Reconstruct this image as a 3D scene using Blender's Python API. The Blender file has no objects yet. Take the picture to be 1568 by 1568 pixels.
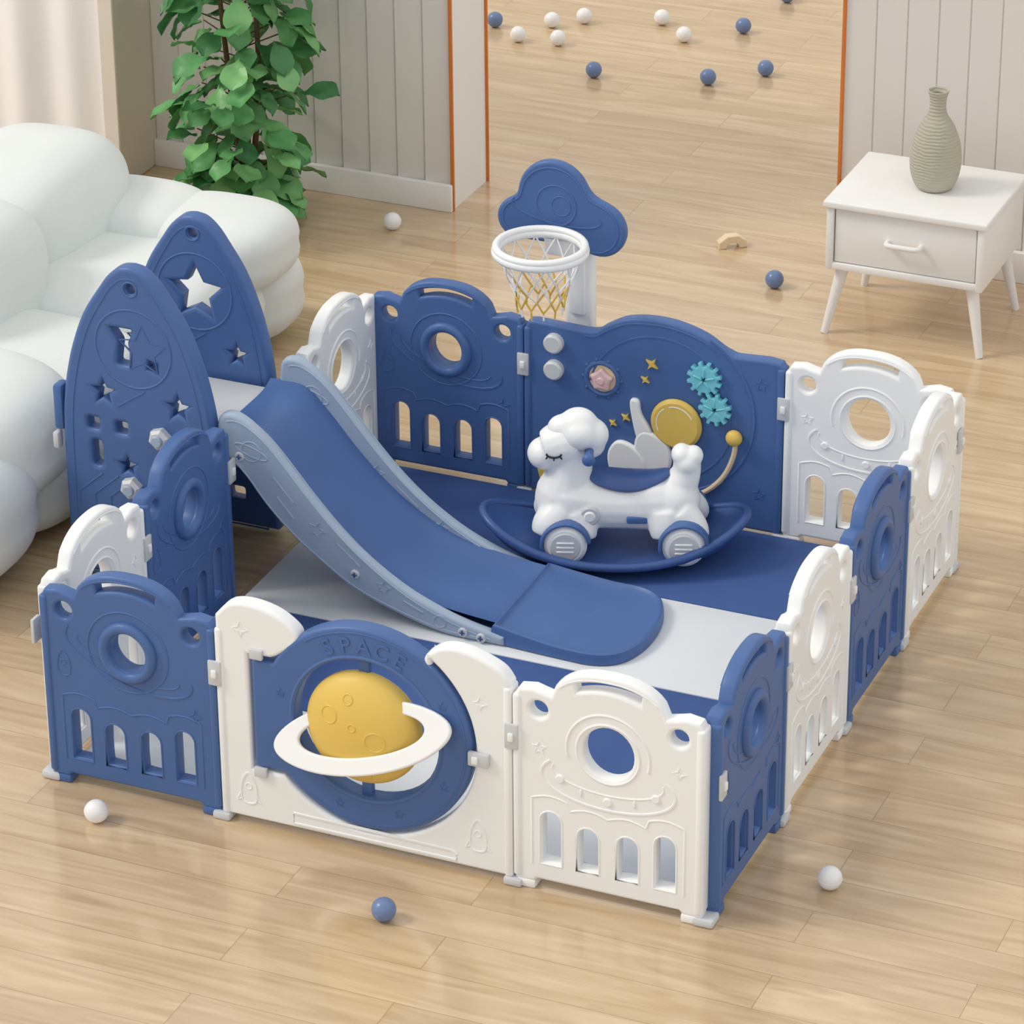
import bpy, bmesh, math, random
from mathutils import Vector, Matrix, Euler
random.seed(7)
pi=math.pi
scene=bpy.context.scene
try:
    scene.view_settings.view_transform='Standard'
except Exception: pass

# ------------------------------------------------------------ materials
def lin(c):
    return tuple(((x/255)/12.92 if x/255<=0.04045 else ((x/255+0.055)/1.055)**2.4) for x in c)
def mat(name,rgb,rough=0.45,spec=0.5,coat=0.0,bump=None,var=0.0,trans=0.0,metal=0.0):
    m=bpy.data.materials.new(name); m.use_nodes=True
    nt=m.node_tree; b=nt.nodes['Principled BSDF']
    c=lin(rgb)
    b.inputs['Base Color'].default_value=(*c,1)
    b.inputs['Roughness'].default_value=rough
    b.inputs['Specular IOR Level'].default_value=spec
    b.inputs['Coat Weight'].default_value=coat
    b.inputs['Metallic'].default_value=metal
    tc=nt.nodes.new('ShaderNodeTexCoord')
    if var>0:
        n=nt.nodes.new('ShaderNodeTexNoise'); n.inputs['Scale'].default_value=6
        nt.links.new(tc.outputs['Object'],n.inputs['Vector'])
        r=nt.nodes.new('ShaderNodeValToRGB')
        r.color_ramp.elements[0].position=.3; r.color_ramp.elements[1].position=.7
        r.color_ramp.elements[0].color=(*[x*(1-var) for x in c],1)
        r.color_ramp.elements[1].color=(*[min(1,x*(1+var)) for x in c],1)
        nt.links.new(n.outputs['Fac'],r.inputs['Fac']); nt.links.new(r.outputs['Color'],b.inputs['Base Color'])
    if bump:
        n2=nt.nodes.new('ShaderNodeTexNoise'); n2.inputs['Scale'].default_value=bump[0]; n2.inputs['Detail'].default_value=4
        nt.links.new(tc.outputs['Object'],n2.inputs['Vector'])
        bp=nt.nodes.new('ShaderNodeBump'); bp.inputs['Strength'].default_value=bump[1]; bp.inputs['Distance'].default_value=.01
        nt.links.new(n2.outputs['Fac'],bp.inputs['Height']); nt.links.new(bp.outputs['Normal'],b.inputs['Normal'])
    return m
BLUE=mat('blue_plastic',(74,106,161),.42,.4,var=.03,bump=(180,.04))
BLUED=mat('dark_blue_plastic',(58,87,144),.36,.45,var=.03)
BLUEM=mat('mat_blue',(64,92,149),.6,.3,var=.04)
WHITE=mat('white_plastic',(241,243,243),.4,.4,var=.01,bump=(160,.03))
GREYB=mat('grey_blue_plastic',(162,179,200),.45,.4,var=.02)
LGREY=mat('light_grey_plastic',(204,207,210),.4,.4,var=.02)
YEL=mat('yellow_plastic',(228,194,98),.45,.4,var=.02)
TEAL=mat('teal_plastic',(120,200,214),.4,.4,var=.02)
PINK=mat('pink_plastic',(226,190,190),.4,.4,var=.02)
MATW=mat('mat_white',(222,227,231),.6,.3,var=.02)
DARK=mat('dark_eye',(30,34,44),.4,.4,var=.02)
WALL=mat('wall_panel_paint',(224,220,215),.7,.2,var=.01)
WALLW=mat('wall_white_paint',(236,234,230),.7,.2,var=.01)
BEIGE=mat('beige_plaster',(230,219,206),.8,.2,var=.03,bump=(60,.1))
ORANGE=mat('orange_trim_wood',(214,122,50),.5,.4,var=.08)
CURT=mat('curtain_fabric',(246,244,242),.85,.1,var=.01,bump=(90,.05))
SOFA=mat('sofa_boucle_white',(227,232,230),.85,.15,var=.012,bump=(220,.1))
LEAF=mat('leaf_green',(98,160,98),.4,.4,var=.2)
LEAF2=mat('leaf_green_dark',(72,130,78),.4,.4,var=.2)
LEAF3=mat('leaf_green_light',(128,186,118),.4,.4,var=.15)
BARK=mat('bark_brown',(104,84,62),.8,.2,var=.2)
POT=mat('pot_ceramic',(228,226,220),.5,.4,var=.02)
SOIL=mat('soil',(72,56,44),.95,.1,var=.2)
NSW=mat('painted_white_wood',(236,236,235),.5,.3,var=.02,bump=(40,.08))
BLOCKW=mat('toy_block_wood',(236,214,178),.5,.3,var=.05)
NETW=mat('net_cord_white',(236,236,236),.7,.2,var=.02)
NETY=mat('net_cord_yellow',(220,184,90),.7,.2,var=.02)
BALLB=mat('ball_blue',(106,128,170),.3,.5,var=.06)
BALLW=mat('ball_white',(240,240,240),.3,.5,var=.01)

def vase_mat():
    m=mat('woven_vase',(186,183,166),.85,.15,var=.05)
    nt=m.node_tree;b=nt.nodes['Principled BSDF']
    tc=nt.nodes.new('ShaderNodeTexCoord'); w=nt.nodes.new('ShaderNodeTexWave')
    w.bands_direction='Z'; w.inputs['Scale'].default_value=30; w.inputs['Distortion'].default_value=4; w.inputs['Detail'].default_value=3
    nt.links.new(tc.outputs['Object'],w.inputs['Vector'])
    bp=nt.nodes.new('ShaderNodeBump'); bp.inputs['Strength'].default_value=.5; bp.inputs['Distance'].default_value=.005
    nt.links.new(w.outputs['Fac'],bp.inputs['Height']); nt.links.new(bp.outputs['Normal'],b.inputs['Normal'])
    return m
VASE=vase_mat()

def wood_floor():
    m=bpy.data.materials.new('oak_plank_floor'); m.use_nodes=True
    nt=m.node_tree; N=nt.nodes; K=nt.links; b=N['Principled BSDF']
    tc=N.new('ShaderNodeTexCoord')
    br=N.new('ShaderNodeTexBrick'); br.offset=.37; br.offset_frequency=2
    br.inputs['Scale'].default_value=1; br.inputs['Brick Width'].default_value=1.25; br.inputs['Row Height'].default_value=.15
    br.inputs['Mortar Size'].default_value=.0009; br.inputs['Mortar Smooth'].default_value=.3; br.inputs['Bias'].default_value=0
    br.inputs['Color1'].default_value=(0,0,0,1); br.inputs['Color2'].default_value=(1,1,1,1); br.inputs['Mortar'].default_value=(.5,.5,.5,1)
    K.new(tc.outputs['Object'],br.inputs['Vector'])
    sep=N.new('ShaderNodeVectorMath'); sep.operation='MULTIPLY'; sep.inputs[1].default_value=(7,7,7)
    K.new(br.outputs['Color'],sep.inputs[0])
    add=N.new('ShaderNodeVectorMath'); add.operation='ADD'
    K.new(tc.outputs['Object'],add.inputs[0]); K.new(sep.outputs[0],add.inputs[1])
    mp=N.new('ShaderNodeMapping'); mp.inputs['Scale'].default_value=(.9,9,1)
    K.new(add.outputs[0],mp.inputs['Vector'])
    n=N.new('ShaderNodeTexNoise'); n.inputs['Scale'].default_value=2.0; n.inputs['Detail'].default_value=8; n.inputs['Distortion'].default_value=1.4
    K.new(mp.outputs[0],n.inputs['Vector'])
    ramp=N.new('ShaderNodeValToRGB'); e=ramp.color_ramp.elements
    e[0].position=.28; e[0].color=(*lin((190,161,123)),1); e[1].position=.70; e[1].color=(*lin((219,195,160)),1)
    K.new(n.outputs['Fac'],ramp.inputs['Fac'])
    mix=N.new('ShaderNodeMix'); mix.data_type='RGBA'; mix.blend_type='MULTIPLY'; mix.inputs[0].default_value=1
    r2=N.new('ShaderNodeValToRGB'); r2.color_ramp.elements[0].color=(.90,.89,.88,1); r2.color_ramp.elements[1].color=(1,1,1,1)
    K.new(br.outputs['Color'],r2.inputs['Fac'])
    K.new(ramp.outputs[0],mix.inputs[6]); K.new(r2.outputs[0],mix.inputs[7])
    mix2=N.new('ShaderNodeMix'); mix2.data_type='RGBA'
    K.new(br.outputs['Fac'],mix2.inputs[0]); K.new(mix.outputs[2],mix2.inputs[6]); mix2.inputs[7].default_value=(*lin((150,122,92)),1)
    K.new(mix2.outputs[2],b.inputs['Base Color'])
    b.inputs['Roughness'].default_value=.22
    b.inputs['Specular IOR Level'].default_value=.6
    b.inputs['Coat Weight'].default_value=.6
    b.inputs['Coat Roughness'].default_value=.1
    n3=N.new('ShaderNodeTexNoise'); n3.inputs['Scale'].default_value=2.2
    K.new(tc.outputs['Object'],n3.inputs['Vector'])
    bp=N.new('ShaderNodeBump'); bp.inputs['Strength'].default_value=.25; bp.inputs['Distance'].default_value=.03
    K.new(n3.outputs['Fac'],bp.inputs['Height']); K.new(bp.outputs[0],b.inputs['Normal'])
    return m
FLOOR=wood_floor()

# ------------------------------------------------------------ mesh builder
class MB:
    def __init__(s): s.v=[];s.f=[];s.m=[];s.mats=[]
    def add(s,vf,mt,M=None):
        v,f=vf; o=len(s.v)
        if mt not in s.mats: s.mats.append(mt)
        k=s.mats.index(mt)
        for p in v:
            p=Vector(p); s.v.append(tuple(M@p) if M is not None else tuple(p))
        for q in f: s.f.append([i+o for i in q]); s.m.append(k)
        return s
    def build(s,name,parent=None,M=None,ang=38,remesh=None):
        me=bpy.data.meshes.new(name); me.from_pydata(s.v,[],s.f)
        for mt in s.mats: me.materials.append(mt)
        me.polygons.foreach_set('material_index',s.m)
        me.polygons.foreach_set('use_smooth',[True]*len(s.f))
        me.validate(); me.update()
        me.set_sharp_from_angle(angle=math.radians(ang))
        ob=bpy.data.objects.new(name,me); scene.collection.objects.link(ob)
        if parent: ob.parent=parent
        if M is not None: ob.matrix_local=M
        return ob
def empty(name,M=None):
    e=bpy.data.objects.new(name,None); scene.collection.objects.link(e)
    e.empty_display_size=.1
    if M is not None: e.matrix_local=M
    return e
def T(x,y,z): return Matrix.Translation((x,y,z))
def RZ(a): return Matrix.Rotation(a,4,'Z')
def RX(a): return Matrix.Rotation(a,4,'X')
def RY(a): return Matrix.Rotation(a,4,'Y')
def area(l): return sum(l[i][0]*l[(i+1)%len(l)][1]-l[(i+1)%len(l)][0]*l[i][1] for i in range(len(l)))/2
RX90=Matrix.Rotation(pi/2,4,'X')
def shape(outer,holes=(),t=.04,bev=.008,res=2,flat=False):
    """2D outline (x,z) with holes extruded in y, rounded edges"""
    cu=bpy.data.curves.new('tmp','CURVE'); cu.dimensions='2D'; cu.fill_mode='BOTH'
    loops=[outer if area(outer)>0 else outer[::-1]]+[h if area(h)<0 else h[::-1] for h in holes]
    for l in loops:
        sp=cu.splines.new('POLY'); sp.points.add(len(l)-1)
        for i,p in enumerate(l): sp.points[i].co=(p[0],p[1],0,1)
        sp.use_cyclic_u=True
    cu.extrude=max(t/2-bev,0); cu.bevel_depth=bev; cu.bevel_resolution=res; cu.offset=-bev
    ob=bpy.data.objects.new('tmp',cu); scene.collection.objects.link(ob)
    dg=bpy.context.evaluated_depsgraph_get(); dg.update()
    me=bpy.data.meshes.new_from_object(ob.evaluated_get(dg))
    v=[tuple(p.co) if flat else tuple(RX90@p.co) for p in me.vertices]; f=[list(p.vertices) for p in me.polygons]
    bpy.data.objects.remove(ob); bpy.data.curves.remove(cu); bpy.data.meshes.remove(me)
    return v,f
def tube(pts,r,closed=False,n=8,radii=None,cap=True):
    P=[Vector(p) for p in pts]; m=len(P); v=[];f=[]
    up=None
    for i in range(m):
        if closed: d=P[(i+1)%m]-P[i-1]
        else: d=P[min(i+1,m-1)]-P[max(i-1,0)]
        d.normalize()
        if up is None:
            up=Vector((0,0,1)) if abs(d.z)<.9 else Vector((0,1,0))
        a=(up-d*up.dot(d)).normalized(); b=d.cross(a); up=a
        rr=radii[i] if radii else r
        for k in range(n):
            t=2*pi*k/n; v.append(tuple(P[i]+a*math.cos(t)*rr+b*math.sin(t)*rr))
    for i in range(m if closed else m-1):
        j=(i+1)%m
        for k in range(n):
            k2=(k+1)%n; f.append([i*n+k,i*n+k2,j*n+k2,j*n+k])
    if not closed and cap:
        f.append(list(range(n))[::-1]); f.append([ (m-1)*n+k for k in range(n)])
    return v,f
def ellip(c,r,nu=24,nv=14,e1=1,e2=1):
    def sp(x,e): return math.copysign(abs(x)**e,x)
    v=[];f=[]
    for i in range(nv+1):
        a=-pi/2+pi*i/nv
        for j in range(nu):
            b=2*pi*j/nu
            v.append((c[0]+r[0]*sp(math.cos(a),e1)*sp(math.cos(b),e2),c[1]+r[1]*sp(math.cos(a),e1)*sp(math.sin(b),e2),c[2]+r[2]*sp(math.sin(a),e1)))
    for i in range(nv):
        for j in range(nu):
            k=(j+1)%nu
            f.append([i*nu+j,i*nu+k,(i+1)*nu+k,(i+1)*nu+j])
    return v,f
def box(c,s,bev=.004,seg=2):
    bm=bmesh.new(); bmesh.ops.create_cube(bm,size=1,matrix=T(*c)@Matrix.Diagonal((*s,1)))
    if bev>0: bmesh.ops.bevel(bm,geom=bm.edges[:],offset=bev,segments=seg,affect='EDGES',profile=.5)
    bm.verts.index_update()
    r=([tuple(v.co) for v in bm.verts],[[v.index for v in f.verts] for f in bm.faces]); bm.free(); return r
def lathe(prof,n=32,axis='Z'):
    v=[];f=[];m=len(prof)
    for (r,z) in prof:
        for k in range(n):
            t=2*pi*k/n; v.append((r*math.cos(t),r*math.sin(t),z))
    for i in range(m-1):
        for k in range(n):
            k2=(k+1)%n; f.append([i*n+k,i*n+k2,(i+1)*n+k2,(i+1)*n+k])
    f.append(list(range(n))[::-1]); f.append([(m-1)*n+k for k in range(n)])
    return v,f
def disc(r,t,bev=.003,n=32):  # axis Y, front at -y
    v,f=lathe([(r-bev,-t/2),(r,-t/2+bev),(r,t/2-bev),(r-bev,t/2)],n)
    return [tuple(RX90@Vector(p)) for p in v],f
def circ(cx,cz,r,n=28,a0=0,a1=2*pi,rz=None):
    full=abs(a1-a0-2*pi)<1e-6
    m=n if full else n+1
    rz=rz or r
    return [(cx+r*math.cos(a0+(a1-a0)*i/n),cz+rz*math.sin(a0+(a1-a0)*i/n)) for i in range(m)]
def ell(cx,cz,a,b,tilt,n=40,a0=0,a1=2*pi):
    full=abs(a1-a0-2*pi)<1e-6; out=[]
    for i in range(n if full else n+1):
        t=a0+(a1-a0)*i/n; x=a*math.cos(t);y=b*math.sin(t)
        out.append((cx+x*math.cos(tilt)-y*math.sin(tilt),cz+x*math.sin(tilt)+y*math.cos(tilt)))
    return out
def star(cx,cz,R,r,n=5,rot=pi/2):
    return [(cx+(R if i%2==0 else r)*math.cos(rot+i*pi/n),cz+(R if i%2==0 else r)*math.sin(rot+i*pi/n)) for i in range(2*n)]
def catmull(P,n=8,closed=False):
    out=[];m=len(P);dim=len(P[0])
    rng=range(m) if closed else range(m-1)
    for i in rng:
        if closed: a,b,c,d=P[i-1],P[i],P[(i+1)%m],P[(i+2)%m]
        else: a,b,c,d=P[max(i-1,0)],P[i],P[i+1],P[min(i+2,m-1)]
        for k in range(n):
            t=k/n
            out.append(tuple(.5*((2*b[q])+(-a[q]+c[q])*t+(2*a[q]-5*b[q]+4*c[q]-d[q])*t*t+(-a[q]+3*b[q]-3*c[q]+d[q])*t**3) for q in range(dim)))
    if not closed: out.append(tuple(P[-1]))
    return out
def round_poly(P,r,n=5):
    out=[];m=len(P)
    for i in range(m):
        a=Vector(P[i-1]);b=Vector(P[i]);c=Vector(P[(i+1)%m])
        rr=min(r,(a-b).length*.45,(c-b).length*.45)
        p=b+(a-b).normalized()*rr; q=b+(c-b).normalized()*rr
        for k in range(n+1):
            t=k/n; out.append(tuple((1-t)**2*p+2*t*(1-t)*b+t*t*q))
    return out
def relief(mb,path,r,mt,t,closed=False,sides=(-1,1),sink=.35):
    for s in sides:
        mb.add(tube([(p[0],s*(t/2-r*sink),p[1]) for p in path],r,closed,6),mt)
def arc(cx,cz,r,a0,a1,n): return [(cx+r*math.cos(a0+(a1-a0)*i/n),cz+r*math.sin(a0+(a1-a0)*i/n)) for i in range(n+1)]

# ------------------------------------------------------------ dimensions
W=.501; G=.8085; V=.493; L=2*W+G; D=4*V; TH=.042

# ------------------------------------------------------------ standard panel
def fence_panel(kind,width):
    mb=MB(); m=BLUE if kind=='blue' else WHITE
    hw=width/2-.004
    arch=[]
    for i in range(25):
        x=.15-.30*i/24
        u=abs(x)/.15
        arch.append((x,.56+.083*(max(0,1-u**2.4))**.6))
    top=[(hw,.545),(hw-.012,.566),(hw-.05,.572),(.175,.566)]+arch+[(-.175,.566),(-hw+.05,.572),(-hw+.012,.566),(-hw,.545)]
    outer=top+[(-hw,.02),(-hw+.05,.02),(-hw+.06,.03),(hw-.06,.03),(hw-.05,.02),(hw,.02)]
    holes=[circ(.182,.515,.024,20),circ(-.182,.515,.024,20)]
    so=[];si=[]
    for i in range(17):
        x=-.085+.17*i/16; z=.612-2.2*x*x
        so.append((x,z+.011)); si.append((x*.97,z-.011))
    holes.append(so+si[::-1])
    hr=.052 if kind=='blue' else .066
    holes.append(circ(0,.43,hr,32,rz=hr*1.08))
    for x,z1 in ((-.15,.225),(-.052,.2),(.052,.2),(.15,.225)):
        w=.025
        holes.append([(x-w,.085),(x+w,.085)]+circ(x,z1-.02,w,10,0,pi))
    mb.add(shape(outer,holes,TH,.009,3),m)
    for s in (-1,1):
        mb.add(box((s*(hw-.008),0,.29),(.022,TH+.010,.52),.008,3),m)
    rr=.068 if kind=='blue' else .075
    for s in (-1,1):
        if kind=='blue':
            mb.add(tube([(p[0],s*TH/2,p[1]) for p in circ(0,.43,rr,36,rz=rr*1.06)],.016,True,10),m)
            relief(mb,circ(0,.43,.115,40),.0035,m,TH,True,(s,))
            relief(mb,ell(0,.41,.185,.075,-.28,40,pi*.93,pi*2.07),.004,m,TH,False,(s,))
            relief(mb,ell(0,.41,.15,.05,-.28,30,pi*1.0,pi*2.0),.003,m,TH,False,(s,))
            relief(mb,catmull([(-.205,.33),(-.207,.37),(-.19,.40),(-.173,.37),(-.175,.33)],4,True),.003,m,TH,True,(s,))
            relief(mb,circ(-.19,.365,.007,10),.002,m,TH,True,(s,))
        else:
            relief(mb,circ(0,.43,.082,36),.0045,m,TH,True,(s,))
            relief(mb,circ(0,.43,.108,30,-.25,pi+.25),.0045,m,TH,False,(s,))
            relief(mb,ell(0,.345,.175,.072,0,44,pi*.83,pi*2.17),.0045,m,TH,False,(s,))
            relief(mb,ell(0,.365,.145,.05,0,34,pi*.95,pi*2.05),.0035,m,TH,False,(s,))
            for x,z in ((-.125,.335),(-.07,.307),(0,.297),(.07,.307),(.125,.335)):
                if abs(x)==.07: mb.add(box((x,s*TH/2,z),(.006,.006,.022),.002,1),m)
                else: mb.add(disc(.012,.009),m,T(x,s*TH/2,z))
            relief(mb,star(-.18,.41,.018,.008),.003,m,TH,True,(s,))
        relief(mb,star(.185,.285 if kind=='blue' else .42,.018,.007,4),.003,m,TH,True,(s,))
        pts=[]
        for i in range(49):
            x=-.2+.4*i/48
            pts.append((x,.246+.012*abs(math.sin((x+.2)/.1*pi))+(.02 if abs(x)>.1 else 0)*1.0))
        relief(mb,[(-.2,.075)]+pts+[(.2,.075)],.0036,m,TH,False,(s,))
        for x,z1 in ((-.15,.225),(-.052,.2),(.052,.2),(.15,.225)):
            w=.03
            relief(mb,[(x-w,.08),(x+w,.08)]+circ(x,z1-.02,w,10,0,pi),.003,m,TH,True,(s,))
        relief(mb,[(x*1.0,z-.014) for x,z in arch[2:-2]],.003,m,TH,False,(s,))
    for s in (-1,1): mb.add(box((s*(hw-.03),0,.012),(.05,TH+.004,.024),.006,2),m)
    return mb

pen=empty('baby_playpen')
def place(kind,width,name,x,y,ang):
    mb=fence_panel(kind,width)
    return mb.build(name,pen,T(x,y,0)@RZ(ang))
place('blue',W,'panel_blue_1',W/2,0,0)
place('white',W,'panel_white_1',L-W/2,0,0)
k=['blue','white','blue','white']
for i in range(4):
    place(k[i],V-.004,'panel_right_%d'%(i+1),L,.012+V*(i+.5),pi/2)
place('white',W,'panel_back_white',L-W/2,D,0)
place('blue',W,'panel_back_blue',W/2,D,0)
place('white',V-.004,'panel_left_white',0,.012+V*.5,pi/2)
place('blue',V-.004,'panel_left_blue',0,.012+V*1.5,pi/2)
place('white',V-.004,'panel_left_back_white',0,.005+V*3.5,pi/2)

mb=MB()
def clipx(x,y,z):
    mb.add(box((x,y-.027,z),(.036,.010,.07),.003,2),LGREY)
    mb.add(box((x,y-.034,z),(.014,.008,.022),.002,2),WHITE)
def clipy(x,y,z,s=1):
    mb.add(box((x+s*.027,y,z),(.010,.036,.07),.003,2),LGREY)
    mb.add(box((x+s*.034,y,z),(.008,.014,.022),.002,2),WHITE)
for x,y in [(W,0),(W+G,0),(W,D),(W+G,D)]:
    clipx(x,y,.43)
    mb.add(box((x,y-.004,.011),(.05,.06,.022),.007,2),LGREY)
    mb.add(tube([(x,y,.04),(x,y,.53)],.011,n=10),LGREY)
for i in range(1,4):
    y=V*i+.01
    clipy(L,y,.43)
    mb.add(box((L+.006,y,.011),(.055,.05,.022),.007,2),LGREY)
    mb.add(tube([(L,y,.04),(L,y,.53)],.011,n=10),LGREY)
for y in (V,2*V,3*V):
    clipy(0,y+.01,.43)
    mb.add(box((0,y+.01,.011),(.055,.05,.022),.007,2),LGREY)
for x,y in ((0,0),(L,0),(L,D),(0,D)):
    mb.add(box((x,y,.012),(.056,.056,.024),.009,2),LGREY)
clipy(L,.03,.38); clipy(L,D-.03,.43); clipy(0,.0,.43,-1)
mb.build('hinge_clips',pen)

# ------------------------------------------------------------ gate
gx=W+G/2; cz=.355
mb=MB()
hw=G/2-.004
rc=.297; dx=.01
fr=[(-hw,.02),(hw,.02),(hw,.56)]+catmull([(hw,.57),(hw-.03,.605),(.29,.635),(.225,.635),(.178,.605),(.172,.578),(.19,.56)],5)
a_s=math.atan2(.235,.18)
aL=pi+math.asin(.185/rc)
n=44
for i in range(n+1):
    a=a_s+(aL-2*pi-a_s)*i/n
    fr.append((dx+rc*math.cos(a),cz+rc*math.sin(a)))
fr+=[(-.245,.17),(-.312,.17),(-.312,.5),(-.25,.503)]
fr+=catmull([(-.235,.51),(-.20,.535),(-.172,.565),(-.178,.595),(-.23,.63),(-.30,.645),(-.36,.635),(-hw,.595)],5)
mb.add(shape(fr,(),.046,.01,3),WHITE)
for s in (-1,1):
    relief(mb,[(-.2,.065),(.24,.06),(.25,.05),(.25,.035),(-.2,.035)],.0045,WHITE,.046,True,(s,))
    relief(mb,star(-.33,.57,.022,.009,4),.003,WHITE,.046,True,(s,))
    relief(mb,star(.32,.5,.018,.008,4),.003,WHITE,.046,True,(s,))
    for cx,c2 in ((-.325,.1),(.31,.11)):
        relief(mb,catmull([(cx-.018,c2-.03),(cx-.02,c2+.02),(cx,c2+.055),(cx+.02,c2+.02),(cx+.018,c2-.03)],5,True),.0035,WHITE,.046,True,(s,))
        relief(mb,circ(cx,c2+.015,.009,12),.0025,WHITE,.046,True,(s,))
        for q in (-1,1): relief(mb,[(cx+q*.02,c2),(cx+q*.034,c2-.03),(cx+q*.02,c2-.025)],.003,WHITE,.046,False,(s,))
mb.add(box((-hw+.008,0,.29),(.022,.054,.54),.008,3),WHITE)
mb.add(box((hw-.008,0,.29),(.022,.054,.54),.008,3),WHITE)
mb.add(box((.318,-.03,.345),(.055,.014,.038),.003,2),LGREY)
mb.add(box((.31,-.038,.345),(.016,.008,.02),.002,2),WHITE)
mb.add(box((-.285,-.028,.51),(.036,.012,.028),.003,2),LGREY)
mb.add(box((-.285,-.028,.168),(.036,.012,.028),.003,2),LGREY)
mb.build('gate_frame',pen,T(gx,0,0))
mb=MB()
rd=.287
do=[]
a0=pi+math.asin(.175/rd); a1=2*pi+pi-math.asin(.135/rd)
for i in range(61):
    a=a0+(a1-a0)*i/60; do.append((dx+rd*math.cos(a),cz+rd*math.sin(a)))
do+=[(-.303,.49),(-.303,.18)]
mb.add(shape(do,[circ(dx,cz,.197,48)],.05,.01,3),BLUE)
for s in (-1,1):
    relief(mb,circ(dx,cz,.205,48),.006,BLUE,.05,True,(s,))
    relief(mb,circ(dx,cz,.272,40,-2.2,2.2),.003,BLUE,.05,False,(s,))
    for a in (-.5,-1.2,-1.9,.5,2.9,3.6):
        relief(mb,star(dx+.24*math.cos(a),cz+.24*math.sin(a),.013,.006),.0025,BLUE,.05,True,(s,))
for i,ch in enumerate('SPACE'):
    cu=bpy.data.curves.new('t','FONT'); cu.body=ch; cu.size=.06; cu.align_x='CENTER'; cu.extrude=.0015; cu.bevel_depth=.0008
    ob=bpy.data.objects.new('t',cu); scene.collection.objects.link(ob)
    dg=bpy.context.evaluated_depsgraph_get(); dg.update()
    me=bpy.data.meshes.new_from_object(ob.evaluated_get(dg))
    a=pi/2+.42-.21*i
    vf=([tuple(p.co) for p in me.vertices],[list(p.vertices) for p in me.polygons])
    bpy.data.objects.remove(ob)
    mb.add(vf,BLUE,T(dx+.218*math.cos(a),-.0255,cz+.218*math.sin(a))@RY(-(a-pi/2))@RX90)
# rounded planet
PR=.156; PY=.068; py0=-.008
mb.add(ellip((0,py0,cz),(PR,PY,PR),56,36),YEL)
for (x,z,r) in ((-.07,.05,.022),(.055,-.0,.026),(-.02,.10,.013),(.02,-.11,.016),(-.005,.03,.010)):
    pts=[]
    for q in range(20):
        a=2*pi*q/20; xx=x+r*math.cos(a); zz=z+r*math.sin(a)
        pts.append((xx,py0-PY*math.sqrt(max(0,1-(xx*xx+zz*zz)/PR**2)),cz+zz))
    mb.add(tube(pts,.002,True,6),YEL)
ro=[(x*(1.0+.05*abs(x/.25)**6),z) for x,z in ell(0,0,.245,.094,0,72)]; ri=ell(0,.008,.182,.056,0,64)
v,f=shape(ro,[ri],.014,.005,2)
R=T(0.012,-.052,cz-.006)@RY(-.31)@RX(-.45)
mb.add((v,f),WHITE,R)
mb.add(box((0,.004,cz+.175),(.03,.02,.06),.005),BLUE); mb.add(box((0,.004,cz-.175),(.03,.02,.06),.005),BLUE)
mb.build('gate_door',pen,T(gx,0,0))

# ------------------------------------------------------------ activity panel (back)
mb=MB()
x0=-G/2+.004;x1=G/2-.004
ox=gx
def X(x): return x-ox
top=[(x1,.55),(x1-.01,.565),(x1-.05,.57),(X(1.17),.565)]
ar=catmull([(X(1.155),.565),(X(1.12),.578),(X(1.06),.612),(X(.98),.634),(X(.90),.638),(X(.82),.625),(X(.76),.593),(X(.73),.572),(X(.69),.567)],5)
outer=top+ar+[(x0+.03,.572),(x0+.01,.568),(x0,.55),(x0,.02),(x1,.02)]
mb.add(shape(outer,[circ(X(.75),.425,.042,28)],TH,.009,3),BLUE)
for s in (-1,1): mb.add(box((s*(G/2-.012),0,.29),(.022,TH+.010,.52),.008,3),BLUE)
F=-TH/2
for z in (.515,.43): mb.add(disc(.03,.03,.006),LGREY,T(X(.60),F-.008,z))
mb.add(tube([(p[0],F,p[1]) for p in circ(X(.75),.425,.050,32)],.008,True,8),BLUE)
for i in range(10):
    a=2*pi*i/10; mb.add(ellip((X(.75)+.06*math.cos(a),F,.425+.06*math.sin(a)),(.006,.005,.006),8,6),BLUE)
mb.add(disc(.043,.006,.001),BLOCKW,T(X(.75),-.018,.425))
mb.add(shape(round_poly(star(X(.75),.423,.041,.027),.014),(),.02,.008,3),PINK,T(0,F-.006,0))
mb.add(disc(.012,.008,.003),PINK,T(X(.75),F-.017,.423))
for x,z,r in ((.905,.50,.022),(.885,.447,.016),(.825,.315,.016),(.785,.29,.014)):
    mb.add(shape(star(X(x),z,r,r*.35,4,pi/4+.2),(),.012,.002,1),YEL,T(0,F-.003,0))
def gear(cx,cz,R,r,n):
    o=[]
    for i in range(n):
        a=2*pi*i/n; d=2*pi/n
        for q,rr in ((0,r),(.22,r),(.32,R),(.68,R),(.78,r)): o.append((cx+rr*math.cos(a+q*d),cz+rr*math.sin(a+q*d)))
    return o
mb.add(shape(gear(X(1.07),.485,.053,.041,12),[circ(X(1.07),.485,.008,10)],.02,.003,1),TEAL,T(0,F-.01,0))
mb.add(shape(gear(X(1.105),.395,.05,.038,11),[circ(X(1.105),.395,.008,10)],.02,.003,1),TEAL,T(0,F-.012,0))
for cx,c2 in ((1.07,.485),(1.105,.395)):
    for i in range(5):
        a=2*pi*i/5; mb.add(box((0,0,.02),(.006,.006,.03),.002,1),TEAL,T(X(cx),F-.021,c2)@RY(a))
def pad(pts,dy,t=.02,b=.008): mb.add(shape([(X(x),z) for x,z in catmull(pts,5,True)],(),t,b,3),WHITE,T(0,F-dy,0))
pad([(.840,.375),(.866,.378),(.876,.335),(.91,.28),(.90,.245),(.865,.25),(.845,.32)],.004)
pad([(.862,.265),(.90,.285),(.96,.25),(.97,.19),(.94,.14),(.88,.14),(.855,.20)],.006)
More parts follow.
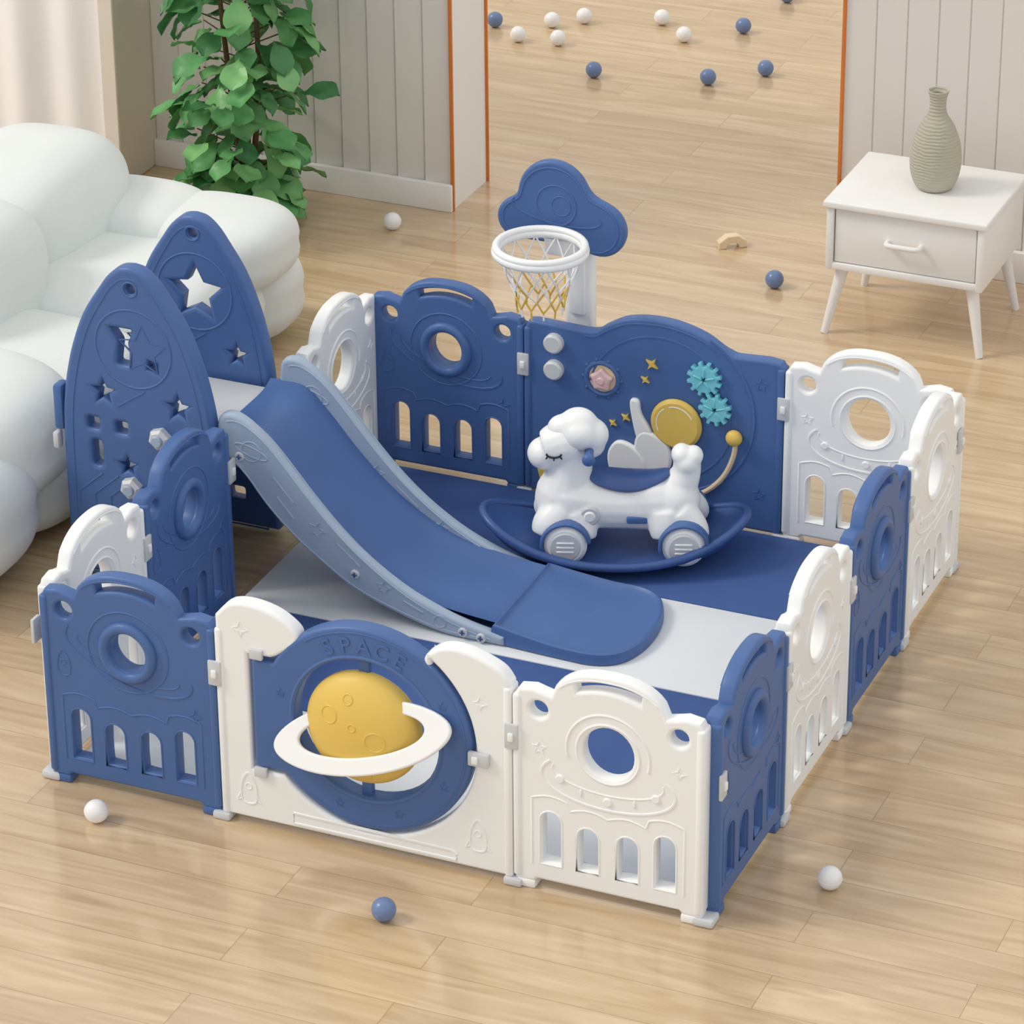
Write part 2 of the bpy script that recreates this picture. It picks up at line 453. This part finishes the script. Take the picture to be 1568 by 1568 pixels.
pad([(.772,.19),(.80,.238),(.85,.232),(.89,.19),(.895,.14),(.86,.115),(.79,.125)],.010)
mb.add(disc(.079,.024,.010,40),YEL,T(X(.985),F-.009,.325))
relief(mb,arc(X(.985),.325,.058,2.2,3.6,12),.002,WHITE,.084,False,(-1,))  # white arcs painted as highlight lines on the yellow balloon
relief(mb,arc(X(.985),.325,.058,.5,1.9,12),.002,WHITE,.084,False,(-1,))
sl=[(X(x),F-.002,z) for x,z in catmull([(1.165,.32),(1.16,.25),(1.125,.17),(1.06,.11),(.98,.085)],6)]
mb.add(tube(sl,.008,n=8),BLOCKW)
mb.add(ellip((X(1.165),F-.015,.315),(.025,.02,.025)),YEL)
relief(mb,arc(X(.95),.37,.27,-1.3,1.05,40),.007,BLUE,TH,False,(-1,))
relief(mb,arc(X(.93),.36,.225,-1.1,2.9,50),.004,BLUE,TH,False,(-1,))
relief(mb,[(x,z-.016) for x,z in ar],.004,BLUE,TH,False,(-1,1))
for x,z in ((1.24,.49),(1.24,.14),(.56,.2)):
    relief(mb,star(X(x),z,.02,.009),.003,BLUE,TH,True,(-1,))
mb.add(shape([(X(.55),.11),(X(.63),.11),(X(.615),.045),(X(.565),.045)],(),.03,.006,2),YEL,T(0,F-.01,0))
mb.build('activity_panel',pen,T(gx,D,0))

# ------------------------------------------------------------ folding mat
mb=MB()
mg=.034
for i in range(4):
    h=(D-2*mg)/4; y0=mg+h*i
    mb.add(box((L/2,y0+h/2,.013),(L-2*mg,h-.002,.024),.005,2),MATW if i%2==0 else BLUEM)
mb.build('floor_play_mat',pen)

# ------------------------------------------------------------ slide with rocket towers
slide=empty('rocket_slide_climber')
YN=1.045; YF=1.43
def rocket(back):
    cx=-.268; mb=MB()
    half=[(.0,.99),(.035,.983),(.07,.955),(.1,.915),(.155,.83),(.195,.73),(.217,.65),(.232,.57),(.24,.48),(.243,.3),(.243,.02)]
    hs=catmull(half,4)
    if back: cx=-.292; hs=[(x*.97,z-.012 if z>.3 else z) for x,z in hs]
    outer=[(cx+x,z) for x,z in hs]+[(cx-x,z) for x,z in hs[::-1][:-1]]
    outer=outer[::-1]
    H=[circ(cx,.925,.014,14)]
    if back:
        H.append(star(cx-.0,.74,.085,.042))
        H.append(star(cx+.125,.565,.03,.014)); H.append(star(cx-.12,.565,.03,.014))
    else:
        H.append(round_poly([(cx-.075,.80),(cx+.0,.80),(cx-.02,.76),(cx-.012,.69),(cx-.055,.69),(cx-.045,.755)],.008,2))
        H.append([(cx+.04,.69),(cx+.07,.685),(cx+.07,.71),(cx+.045,.715)])
        H.append(star(cx-.105,.595,.034,.016)); H.append(star(cx+.13,.585,.034,.016))
        H.append(star(cx-.04,.375,.026,.013)); H.append(star(cx+.085,.375,.026,.013))
    H.append(round_poly([(cx-.16,.475),(cx-.125,.475),(cx-.125,.51),(cx-.16,.51)],.006,2))
    H.append(round_poly([(cx-.07,.475),(cx-.035,.475),(cx-.035,.51),(cx-.07,.51)],.006,2))
    H.append(round_poly([(cx-.15,.36),(cx-.12,.36),(cx-.12,.44),(cx-.15,.44)],.012,2))
    for z in (.1,.2): H.append(round_poly([(cx+.08,z),(cx+.13,z),(cx+.13,z+.04),(cx+.08,z+.04)],.008,2))
    H.append(round_poly([(cx-.12,.12),(cx-.06,.12),(cx-.06,.22),(cx-.12,.22)],.02,3))
    mb.add(shape(outer,H,.05,.013,3),BLUE)
    for s in (-1,1):
        relief(mb,circ(cx,.745,.118,44),.004,BLUE,.05,True,(s,))
        relief(mb,circ(cx,.925,.022,16),.004,BLUE,.05,True,(s,))
        inner=[(cx+(x-cx)*.87,.02+(z-.02)*.965) for x,z in outer]
        relief(mb,inner,.0035,BLUE,.05,True,(s,))
        if not back: relief(mb,star(cx+.03,.745,.075,.037),.003,BLUE,.05,True,(s,))
        for q in range(3):
            relief(mb,[(cx-.19+q*.05,.05),(cx-.2+q*.05,.27),(cx-.12+q*.05,.34)],.0035,BLUE,.05,False,(s,))
        relief(mb,[(cx-.06,.56),(cx+.03,.62)],.0035,BLUE,.05,False,(s,))
    if not back:
        for x,z in ((-.193,.488),(-.293,.315)):
            mb.add(lathe([(.033,0),(.033,.02),(.024,.028),(.001,.028)],6),LGREY,T(x,-.024,z)@RX90@RZ(.3))
            mb.add(disc(.017,.014),GREYB,T(x,-.054,z))
        mb.add(box((-.522,0,.52),(.03,.05,.14),.01,2),BLUE)
        mb.add(box((-.530,-.02,.42),(.018,.03,.05),.005,2),LGREY)
    return mb
rocket(False).build('rocket_side_front',slide,T(0,YN-.015,0))
rocket(True).build('rocket_side_back',slide,T(0,YF+.015,0))
mb=MB()
for i,(x,z) in enumerate(((-.44,.15),(-.33,.31))):
    mb.add(box((x,(YN+YF)/2,z),(.13,YF-YN-.05,.03),.008,2),GREYB)
    mb.add(box((x+.05,(YN+YF)/2,z/2+ .0),(.025,YF-YN-.05,z),.006,2),GREYB)
mb.add(box((-.15,(YN+YF)/2,.478),(.25,YF-YN-.05,.03),.008,2),LGREY)
mb.add(box((-.25,(YN+YF)/2,.24),(.025,YF-YN-.05,.46),.006,2),GREYB)
mb.build('climbing_steps',slide)
topc=catmull([(-.03,.52),(-.02,.575),(.02,.59),(.07,.568),(.13,.515),(.24,.385),(.33,.29),(.42,.215),(.52,.15),(.62,.105),(.72,.075),(.83,.055)],6)
botc=catmull([(.83,.028),(.77,.028),(.64,.032),(.49,.070),(.38,.112),(.29,.17),(.2,.238),(.12,.318),(.06,.395),(.01,.445),(-.03,.465)],6)
wall=topc+botc
for nm,y in (('chute_wall_near',YN-.002),('chute_wall_far',YF+.002)):
    mb=MB()
    mb.add(shape(wall,(),.038,.012,3),GREYB)
    for s in (-1,1):
        relief(mb,[(x+.012*1,z-.02) for x,z in topc[8:-3]],.003,GREYB,.038,False,(s,))
        relief(mb,[(x-.0,z+.014) for x,z in botc[6:-8]],.003,GREYB,.038,False,(s,))
        relief(mb,circ(.075,.485,.03,24),.003,GREYB,.038,True,(s,))
        relief(mb,ell(.075,.485,.052,.014,-.3,24),.003,GREYB,.038,True,(s,))
        relief(mb,star(.27,.28,.026,.012,5,1.2),.003,GREYB,.038,True,(s,))
        relief(mb,star(.47,.14,.022,.01,5,1.3),.003,GREYB,.038,True,(s,))
        relief(mb,circ(.64,.068,.018,20),.003,GREYB,.038,True,(s,))
        for a,b in (((.14,.42),(.2,.35)),((.15,.36),(.20,.3)),((.33,.25),(.4,.19)),((.53,.11),(.59,.085))):
            relief(mb,[a,b],.004,GREYB,.038,False,(s,))
        for x,z in ((.04,.465),(.385,.165),(.71,.05),(.765,.043)):
            mb.add(disc(.014,.012,.003,16),LGREY,T(x,s*.019,z))
            mb.add(box((0,0,0),(.016,.004,.004),.001,1),BLUED,T(x,s*.0265,z))
            mb.add(box((0,0,0),(.004,.004,.016),.001,1),BLUED,T(x,s*.0265,z))
    mb.build(nm,slide,T(0,y,0))
tr=catmull([(-.06,.495),(.02,.5),(.07,.485),(.13,.425),(.22,.32),(.32,.225),(.42,.155),(.53,.103),(.65,.075),(.8,.06)],6)
mb=MB()
v=[];f=[];ny=14
for i,(x,z) in enumerate(tr):
    for j in range(ny+1):
        t=j/ny; y=YN+.012+(YF-YN-.024)*t
        e=abs(2*t-1)**6*.02
        v.append((x,y,z+e))
n1=ny+1
for i in range(len(tr)-1):
    for j in range(ny): f.append([i*n1+j,(i+1)*n1+j,(i+1)*n1+j+1,i*n1+j+1])
o=len(v); v+=[(x,y,z-.022) for x,y,z in v]
f+=[[a+o for a in q[::-1]] for q in f[:]]
mb.add((v,f),BLUE)
for y in (YN+.1,YF-.1):
    mb.add(shape([(x,z-.01) for x,z in tr[4:]]+[(x,max(z-.05,.03)) for x,z in tr[4:][::-1]],(),.02,.003,1),BLUE,T(0,y,0))
mb.build('chute_tray',slide)
mb=MB()
pts=[(.79,YN-.01),(1.0,YN-.022),(1.10,YN-.02),(1.165,YN+.02),(1.195,YN+.10),(1.20,(YN+YF)/2),(1.185,YF-.10),(1.15,YF-.025),(1.09,YF+.01),(1.0,YF+.015),(.79,YF+.01)]
ts=catmull(pts,6)
ctr=(1.0,(YN+YF)/2)
v=[];f=[];rings=[(1,.004),(1.0,.022),(.985,.034),(.955,.037),(.925,.030),(.88,.026),(.7,.026),(.4,.027),(.0,.027)]
n=len(ts)
for s,z in rings:
    for x,y in ts:
        xx=ctr[0]+(x-ctr[0])*s; yy=ctr[1]+(y-ctr[1])*s
        up=.022*max(0,(1.0-xx)/.2)**1.3 if z>.01 else 0
        v.append((xx,yy,z+.024+min(up,.022)))
for r in range(len(rings)-1):
    for i in range(n):
        j=(i+1)%n; f.append([r*n+i,r*n+j,(r+1)*n+j,(r+1)*n+i])
mb.add((v,f),BLUE)
mb.build('chute_landing',slide)

# ------------------------------------------------------------ basketball hoop
hoop=empty('toy_basketball_hoop',T(-.012,.06,-.02))
HY=D+.035
mb=MB()
lobes=[(.450,.86,.066),(.565,.945,.112),(.705,.862,.088),(.51,.90,.07),(.64,.90,.08)]
def cloud():
    pts=[]
    c=(.575,.88)
    for i in range(96):
        a=2*pi*i/96; d=(math.cos(a),math.sin(a)); best=0
        for s in range(0,300):
            r=s*.001; x=c[0]+d[0]*r; z=c[1]+d[1]*r
            ins=any((x-l[0])**2+(z-l[1])**2<l[2]**2 for l in lobes) or (.45<x<.705 and .797<z<.93)
            if ins: best=r
        pts.append((c[0]+d[0]*best,c[1]+d[1]*best))
    for _ in range(4): pts=[tuple((pts[i-1][k]+2*pts[i][k]+pts[(i+1)%96][k])/4 for k in (0,1)) for i in range(96)]
    return pts
cp=cloud()
mb.add(shape(cp,(),.03,.01,3),BLUE,T(0,HY,0))
ins=[(.575+(x-.575)*.9,.885+(z-.885)*.88) for x,z in cp]
for pth,r,cl in ((ins,.003,True),(circ(.575,.92,.062,32),.003,True),(ell(.575,.90,.14,.038,-.1,40,pi*.9,pi*2.1),.003,False),(circ(.59,.92,.03,20),.0025,True)):
    mb.add(tube([(x,HY-.0145,z) for x,z in pth],r,cl,6),BLUE)
mb.build('backboard_cloud',hoop)
mb=MB()
mb.add(box((.635,HY+.03,.42),(.085,.05,.76),.012,3),WHITE)
mb.add(box((.635,HY+.004,.68),(.05,.02,.2),.006,2),WHITE)
mb.add(box((.60,HY-.03,.805),(.10,.05,.055),.01,2),WHITE)
mb.add(box((.635,HY+.03,.035),(.3,.12,.03),.01,2),WHITE)
rx,ry,rz_=.597,HY-.185,.86; RR=.128
mb.add(tube([(rx+RR*math.cos(a*2*pi/48),ry+RR*math.sin(a*2*pi/48),rz_-.01) for a in range(48)],.014,True,10),WHITE)
mb.add(tube([(rx+RR*math.cos(a*2*pi/48),ry+RR*math.sin(a*2*pi/48),rz_+.004) for a in range(48)],.011,True,10),WHITE)
for s in (-.03,.03): mb.add(tube([(rx+s*1.6,HY-.01,.805),(rx+s*1.3,ry+.123,rz_-.01)],.01,n=8),WHITE)
mb.build('stand_and_rim',hoop)
mb=MB()
n=12; lev=[(0,.122),(.05,.105),(.095,.088),(.13,.075),(.16,.07)]
for k_ in range(n):
    for sg in (1,-1):
        pts=[]
        for i,(dz,r) in enumerate(lev):
            a=2*pi*(k_+sg*i*.5)/n
            pts.append((rx+r*math.cos(a),ry+r*math.sin(a),rz_-.015-dz+random.uniform(-.006,.006)))
        mb.add(tube(catmull(pts[:4] if sg>0 else pts[:3],3),.0028,n=5),NETW)
        mb.add(tube(catmull(pts[(2 if sg<0 else 3):],3),.003,n=5),NETY)
    a=2*pi*k_/n; r=.07
    mb.add(tube([(rx+r*math.cos(a),ry+r*math.sin(a),rz_-.175),(rx+r*.95*math.cos(a),ry+r*.95*math.sin(a),rz_-.2)],.003,n=5),NETY if k_%2 else NETW)
mb.build('net',hoop)

# ------------------------------------------------------------ rocking horse
horse=empty('rocking_horse',T(.91,1.652,.026)@RZ(math.radians(20.5)))
mb=MB()
v=[];f=[];nu=64;rings=12
def rock(u,r):
    a=.375*r; b=.17*r
    y=b*math.sin(u)
    x=math.copysign(abs(math.cos(u))**.9,math.cos(u))*a
    zb=.095*(abs(x)/.375)**2.3
    rim=.022*max(0,(r-.8)/.2)**2
    return (x,y,zb+rim+.032)
for s in range(rings+1):
    r=s/rings
    for i in range(nu): v.append(rock(2*pi*i/nu,r))
for s in range(rings):
    for i in range(nu):
        j=(i+1)%nu; f.append([s*nu+i,(s+1)*nu+i,(s+1)*nu+j,s*nu+j])
o=len(v)
for s in range(rings+1):
    r=s/rings
    for i in range(nu):
        p=rock(2*pi*i/nu,r); 
        zz=.085*(abs(p[0])/.375)**2.2+.04*(abs(p[1])/.17)**3
        if s==rings: zz=p[2]-.022
        v.append((p[0]*(1.0 if s<rings else 1.02),p[1]*(1.0 if s<rings else 1.02),max(min(zz,p[2]-.018),0)))
for s in range(rings):
    for i in range(nu):
        j=(i+1)%nu; f.append([o+s*nu+i,o+s*nu+j,o+(s+1)*nu+j,o+(s+1)*nu+i])
for i in range(nu):
    j=(i+1)%nu; a=rings*nu
    f.append([a+i,o+a+i,o+a+j,a+j])
mb.add((v,f),BLUED)
pr=[rock(2*pi*i/nu,1.0) for i in range(nu)]
mb.add(tube([(p[0]*1.01,p[1]*1.01,p[2]-.009) for p in pr],.013,True,8),BLUED)
mb.build('rocker_base',horse,ang=60)
def remesh(parts,name,mt,parent,vox=.005,sm=10):
    mb=MB()
    for p in parts: mb.add(p,mt)
    ob=mb.build(name+'_t')
    m=ob.modifiers.new('r','REMESH'); m.mode='VOXEL'; m.voxel_size=vox; m.use_smooth_shade=True
    s=ob.modifiers.new('s','SMOOTH'); s.iterations=sm; s.factor=.5
    dg=bpy.context.evaluated_depsgraph_get(); dg.update()
    me=bpy.data.meshes.new_from_object(ob.evaluated_get(dg)); me.name=name
    for p in me.polygons: p.use_smooth=True
    bpy.data.objects.remove(ob)
    no=bpy.data.objects.new(name,me); scene.collection.objects.link(no); no.parent=parent
    return no
def limb(pts,rad):
    P=catmull([(*p,r) for p,r in zip(pts,rad)],5)
    return tube([q[:3] for q in P],0,n=16,radii=[q[3] for q in P])
parts=[]
parts.append(limb([(-.20,0,.185),(-.15,0,.185),(-.06,0,.172),(.04,0,.168),(.13,0,.175),(.21,0,.18)],[.045,.088,.08,.077,.082,.045]))
parts.append(ellip((-.152,0,.18),(.078,.082,.092)))
parts.append(ellip((.17,0,.18),(.075,.082,.078)))
for s in (-1,1):
    parts.append(limb([(-.15,s*.045,.16),(-.185,s*.065,.125),(-.20,s*.078,.095)],[.055,.052,.038]))
    parts.append(limb([(-.11,s*.045,.15),(-.09,s*.065,.11),(-.085,s*.075,.085)],[.055,.044,.034]))
    parts.append(limb([(.14,s*.045,.16),(.145,s*.065,.12),(.145,s*.078,.09)],[.055,.05,.038]))
    parts.append(limb([(.19,s*.045,.16),(.23,s*.065,.12),(.24,s*.078,.09)],[.05,.04,.03]))
parts.append(limb([(-.145,0,.2),(-.128,0,.27),(-.118,0,.35)],[.083,.064,.056]))
parts.append(limb([(-.105,0,.365),(-.15,0,.355),(-.19,0,.335)],[.062,.066,.058]))
parts.append(ellip((-.203,0,.322),(.048,.054,.046)))
parts.append(limb([(.17,0,.20),(.20,0,.26),(.205,0,.30)],[.065,.044,.040]))
for c,r in (((.188,0,.325),.03),((.222,0,.32),.029),((.205,0,.302),.038)): parts.append(ellip(c,(r,r*1.3,r)))
remesh(parts,'horse_body',WHITE,horse)
hair=[]
for c,r in (((-.150,0,.400),.042),((-.105,0,.408),.056),((-.070,0,.382),.050),((-.10,.025,.395),.048),((-.10,-.025,.395),.048),((-.07,0,.35),.04)):
    hair.append(ellip(c,(r*1.06,r,r*.98)))
remesh(hair,'horse_mane',WHITE,horse,.005,16)
mb=MB()
mb.add(tube(catmull([(-.075,0,.262),(-.045,0,.250),(.03,0,.238),(.1,0,.245),(.155,0,.268)],5),0,n=16,radii=[.008+.016*math.sin(pi*i/20) for i in range(21)]),BLUED,Matrix.Diagonal((1,2.6,1,1)))
mb.add(tube([(-.073,-.10,.350),(-.073,.10,.350)],.013,n=12),BLUE)
for s in (-1,1): mb.add(ellip((-.073,s*.10,.350),(.019,.014,.019)),BLUE)
for s in (-1,1):
    mb.add(disc(.03,.02,.005),LGREY,T(-.07,s*.080,.165)); mb.add(disc(.017,.026,.004),WHITE,T(-.07,s*.082,.165))
    mb.add(box((.065,s*.0745,.15),(.06,.014,.022),.005,3),BLUE)
    for x in (-.138,.198):
        wz=.088
        mb.add(disc(.062,.045,.012,36),WHITE,T(x,s*.108,wz))
        mb.add(disc(.049,.052,.008,36),LGREY,T(x,s*.108,wz))
        for q in (-.014,0,.014): mb.add(box((x,s*.135,wz+q),(.05,.004,.005),.001,1),WHITE)
        fd=[(x+.073*math.cos(a),wz+.073*math.sin(a)) for a in [(.15+(pi+.1)*i/16) for i in range(17)]]
        fi=[(x+.064*math.cos(a),wz+.064*math.sin(a)) for a in [(.15+(pi+.1)*i/16) for i in range(17)]]
        mb.add(shape(fd+fi[::-1],(),.062,.004,2),BLUE,T(0,s*.100,0))
    ey=[(-.172+.021*math.cos(a),s*.0640,.350+.012*math.sin(a)) for a in [pi+pi*i/10 for i in range(11)]]
    mb.add(tube(ey,.003,n=6),DARK)
    for i in (2,5,8):
        p=ey[i]; mb.add(tube([p,(p[0]+(i-5)*.0018,s*.0640,p[2]-.009)],.0022,n=5),DARK)
mb.add(tube([(-.138,-.105,.088),(-.138,.105,.088)],.012,n=10),LGREY)
mb.add(tube([(.198,-.105,.088),(.198,.105,.088)],.012,n=10),LGREY)
mb.build('saddle_wheels_and_details',horse)

# ------------------------------------------------------------ balls
rb=.031
balls=[(21,-16,0),(108,-29,1),(204,26,0),(68,366,1),(-71,363,0),(-62,526,1),(-19,535,1),(-2,552,1),(-26,593,1),(-44,575,0),(-59,590,0),(-88,580,0),(-98,571,0),(-88,553,0),(-104,551,0),(-119,563,1),(-22,633,1)]
bv=ellip((0,0,0),(rb,rb,rb),28,18)
for x,y,c in balls:
    mb=MB(); mb.add(bv,BALLB if c else BALLW)
    mb.add(tube([(rb*math.cos(a*pi/16),rb*math.sin(a*pi/16),0) for a in range(32)],.0006,True,5),BALLB if c else BALLW)
    mb.build('ball_pit_ball' ,None,T(x/100,y/100,rb)@Euler((random.random(),random.random(),0)).to_matrix().to_4x4())

# ------------------------------------------------------------ toy block bridge
mb=MB()
o=[(-.05,0),(-.022,0)]+arc(0,0,.022,pi,0,10)+[(.05,0),(.05,.022),(.02,.045),(-.02,.045),(-.05,.022)]
mb.add(shape(o,(),.035,.003,2),BLOCKW)
mb.build('toy_wooden_bridge_block',None,T(.43,3.93,0)@RZ(.62))

# ------------------------------------------------------------ nightstand
mb=MB()
nx0,nx1,ny0,ny1=.95,1.475,3.37,3.81; zt=.47
cx,cy=(nx0+nx1)/2,(ny0+ny1)/2
mb.add(box((cx,cy,zt-.012),(nx1-nx0+.02,ny1-ny0+.02,.024),.006,3),NSW)
mb.add(box((cx,ny1-.012,zt-.13),(nx1-nx0-.03,.02,.215),.004,2),NSW)
for s,x in ((-1,nx0+.012),(1,nx1-.012)): mb.add(box((x,cy,zt-.13),(.024,ny1-ny0,.22),.005,2),NSW)
mb.add(box((cx,cy,zt-.226),(nx1-nx0-.03,ny1-ny0-.004,.024),.005,2),NSW)
mb.add(box((cx,ny0+.018,zt-.12),(nx1-nx0-.056,.02,.183),.004,2),NSW)
mb.add(tube(catmull([(cx-.055,ny0+.01,zt-.115),(cx-.05,ny0-.022,zt-.115),(cx,ny0-.026,zt-.115),(cx+.05,ny0-.022,zt-.115),(cx+.055,ny0+.01,zt-.115)],5),.009,n=10),NSW)
for sx in (-1,1):
    for sy in (-1,1):
        a=(cx+sx*.215,cy+sy*.17,zt-.235); b=(cx+sx*.262,cy+sy*.205,0.0)
        mb.add(tube([a,b],0,n=16,radii=[.022,.012]),NSW)
mb.build('nightstand')
mb=MB()
prof=[(.045,0),(.062,.01),(.078,.05),(.083,.1),(.076,.16),(.055,.215),(.033,.25),(.026,.28),(.028,.31),(.034,.33),(.030,.332),(.02,.31),(.018,.28)]
pp=catmull(prof,4)
mb.add(lathe([(max(a,.001),b) for a,b in pp],40),VASE)
mb.build('woven_vase',None,T(1.235,3.60,zt))

# ------------------------------------------------------------ potted ficus
plant=empty('potted_fiddle_leaf_fig',T(-1.2,3.5,0))
mb=MB()
mb.add(lathe([(.085,0),(.1,.01),(.115,.14),(.12,.15),(.108,.15),(.1,.13)],28),POT)
mb.add(lathe([(.001,.128),(.1,.128),(.001,.135)],20),SOIL)
mb.build('pot',plant)
mb=MB()
trunks=[[(0,0,.12),(.01,0,.4),(-.01,.01,.8),(0,0,1.25),(.01,0,1.6)],[(.01,.01,.15),(.05,.02,.5),(.06,0,.9),(.09,0,1.3)],[(-.01,0,.15),(-.05,.0,.5),(-.07,-.02,.9),(-.1,0,1.25)]]
for t in trunks: 
    c=catmull(t,6); mb.add(tube(c,0,n=8,radii=[.012-.006*i/len(c) for i in range(len(c))]),BARK)
mb.build('trunk',plant)
mb=MB()
def leaf(Ln,Wd,curl):
    v=[];f=[];n=8
    for i in range(n+1):
        t=i/n
        w=Wd*max(0,math.sin(pi*min(1,t**1.45)))**.6*(.6+.5*t) if 0<t<1 else .003
        zc=-curl*t*t*Ln
        y=.012+Ln*t
        for q in (-1,-.5,0,.5,1):
            v.append((q*w/2,y,zc+abs(q)*w*.14+.005*math.sin(t*12+q*3)))
    for i in range(n):
        for k_ in range(4): f.append([i*5+k_,i*5+k_+1,(i+1)*5+k_+1,(i+1)*5+k_])
    return v,f
for i in range(400):
    z=random.uniform(.10,1.65)
    R=(.25 if z>.3 else .19)
    a=random.uniform(0,2*pi); r=R*random.uniform(.08,.8)
    Ln=random.uniform(.10,.145)
    M=T(r*math.cos(a),r*math.sin(a),z)@RZ(a-pi/2+random.uniform(-.6,.6))@RX(random.uniform(-.8,.35))@RY(random.uniform(-.45,.45))
    mb.add(leaf(Ln,Ln*.84,random.uniform(.1,.5)),random.choice((LEAF,LEAF,LEAF2,LEAF3)),M)
    if i%3==0:
        mb.add(tube([(random.uniform(-.03,.03),0,z-.05),(r*math.cos(a),r*math.sin(a),z)],.0025,n=5),BARK)
mb.build('leaves',plant,ang=60)

# ------------------------------------------------------------ sofa
sofa=empty('puffy_cloud_sofa')
def cushion(name,c,r,e=.55,rot=0,wr=0.006):
    v,f=ellip((0,0,0),r,64,36,e,e)
    ph=random.uniform(0,9)
    out=[]
    for x,y,z in v:
        k=1-.018*math.exp(-(z/.012)**2)
        out.append((x*k*(1+wr*2*math.sin(9*y+ph)),y*k*(1+wr*2*math.sin(11*x+ph)),z*(1+wr*3*math.sin(8*x+7*y+ph))))
    zmin=min(p[2] for p in out)+c[2]
    dz=-zmin if zmin<0 else 0
    mb=MB(); mb.add((out,f),SOFA,T(c[0],c[1],c[2]+dz)@RZ(rot)); mb.build(name,sofa,ang=80)
cushion('base_cushion_1',(-1.0,2.2,.155),(.40,.45,.155),.55)
cushion('base_cushion_2',(-1.0,1.4,.155),(.40,.42,.155),.55)
cushion('arm_base',(-.95,2.64,.17),(.36,.19,.17),.65)
cushion('seat_cushion_1',(-.97,2.12,.325),(.36,.33,.12),.55)
cushion('seat_cushion_2',(-.97,1.48,.325),(.36,.33,.12),.55)
cushion('arm_cushion_inner',(-1.10,2.54,.385),(.25,.19,.125),.65)
cushion('arm_cushion',(-.80,2.54,.375),(.24,.19,.125),.65)
cushion('back_cushion_1',(-1.37,2.30,.44),(.27,.36,.265),.6)
cushion('back_cushion_2',(-1.31,1.68,.45),(.27,.34,.27),.6)
cushion('back_base',(-1.6,1.75,.3),(.2,1.0,.3),.5)
cushion('near_arm_upper',(-.965,1.08,.36),(.395,.26,.20),.65)
cushion('near_arm_lower',(-.945,.80,.22),(.38,.32,.22),.7)

# ------------------------------------------------------------ room
mb=MB(); mb.add(([(-6,-5,0),(7,-5,0),(7,10,0),(-6,10,0)],[[0,1,2,3]]),FLOOR); mb.build('floor')
def slat_wall(name,xa,xb,yf,thick,h=2.6,step=.108):
    mb=MB(); n=max(1,round((xb-xa)/step)); s=(xb-xa)/n
    mb.add(box(((xa+xb)/2,yf+thick/2+.006,h/2),(xb-xa,thick-.012,h),0),WALLW)
    for i in range(n):
        a=xa+i*s
        v=[(a,yf+.012,.0),(a+.004,yf,.0),(a+s-.004,yf+.007,.0),(a+s,yf+.014,.0)]
        v+= [(x,y,h) for x,y,z in v]
        mb.add((v,[[0,1,5,4],[1,2,6,5],[2,3,7,6]]),WALL)
    return mb.build(name,ang=20)
slat_wall('wall_back_left',-1.75,-.585,3.86,.30)
slat_wall('wall_back_right',.78,4.2,4.02,.14)
mb=MB(); mb.add(box((-1.165,3.85,.05),(1.17,.024,.1),.004,2),WALLW); mb.build('baseboard_back_left')
mb=MB(); mb.add(box((2.49,4.01,.055),(3.42,.024,.11),.004,2),WALLW); mb.build('baseboard_back_right')
mb=MB(); mb.add(box((-1.78,3.73,1.3),(.06,.27,2.6),.004,1),BEIGE); mb.build('wall_left_pillar')
mb=MB(); mb.add(box((-3.5,3.95,1.3),(3.4,.1,2.6),0),BEIGE); mb.build('wall_left')
for nm,x,y in (('trim_1',-.582,3.858),('trim_2',-.582,4.16),('trim_3',.778,4.018)):
    mb=MB(); mb.add(box((x,y,1.3),(.012,.012,2.6),.002,1),ORANGE); mb.build(nm)
mb=MB(); mb.add(box((.08,9.0,1.3),(14,.1,2.6),0),WALLW); mb.build('wall_far')
v=[];f=[];n=160
for i in range(n+1):
    x=-3.4+1.63*i/n
    y=3.62+.014*math.sin(x*30)+.008*math.sin(x*13+1)
    v+= [(x,y,.02),(x,y,2.6)]
for i in range(n): f.append([2*i,2*i+2,2*i+3,2*i+1])
mb=MB(); mb.add((v,f),CURT); mb.build('window_curtain',ang=80)

# ------------------------------------------------------------ light
w=bpy.data.worlds.new('World'); scene.world=w; w.use_nodes=True
nt=w.node_tree; bg=nt.nodes['Background']; bg.inputs[1].default_value=.91
tc=nt.nodes.new('ShaderNodeTexCoord'); nz=nt.nodes.new('ShaderNodeTexNoise'); nz.inputs['Scale'].default_value=7; nz.inputs['Detail'].default_value=2
nt.links.new(tc.outputs['Generated'],nz.inputs['Vector'])
rp=nt.nodes.new('ShaderNodeValToRGB'); rp.color_ramp.elements[0].position=.38; rp.color_ramp.elements[1].position=.64
rp.color_ramp.elements[0].color=(.63,.65,.68,1); rp.color_ramp.elements[1].color=(1.38,1.35,1.31,1)  # bright and dim patches painted into the world colour for blotchy floor reflections
nt.links.new(nz.outputs['Fac'],rp.inputs['Fac']); nt.links.new(rp.outputs[0],bg.inputs[0])
def sun(d,e,ang,col):
    l=bpy.data.lights.new('sun','SUN'); l.energy=e; l.angle=math.radians(ang); l.color=col
    o=bpy.data.objects.new('sun_light',l); scene.collection.objects.link(o)
    o.rotation_euler=Vector(d).to_track_quat('-Z','Y').to_euler(); return o
sun((.7,.32,-.75),1.35,16,(1,.93,.82))

# ------------------------------------------------------------ camera
cd=bpy.data.cameras.new('camera'); cam=bpy.data.objects.new('camera',cd); scene.collection.objects.link(cam)
cd.sensor_width=36; cd.lens=36*5763.88/1568; cd.clip_end=100
cam.matrix_world=T(4.4483,-7.24997,5.11298)@RZ(.4091)@RX(1.0938)@RZ(-.00896)
scene.camera=cam
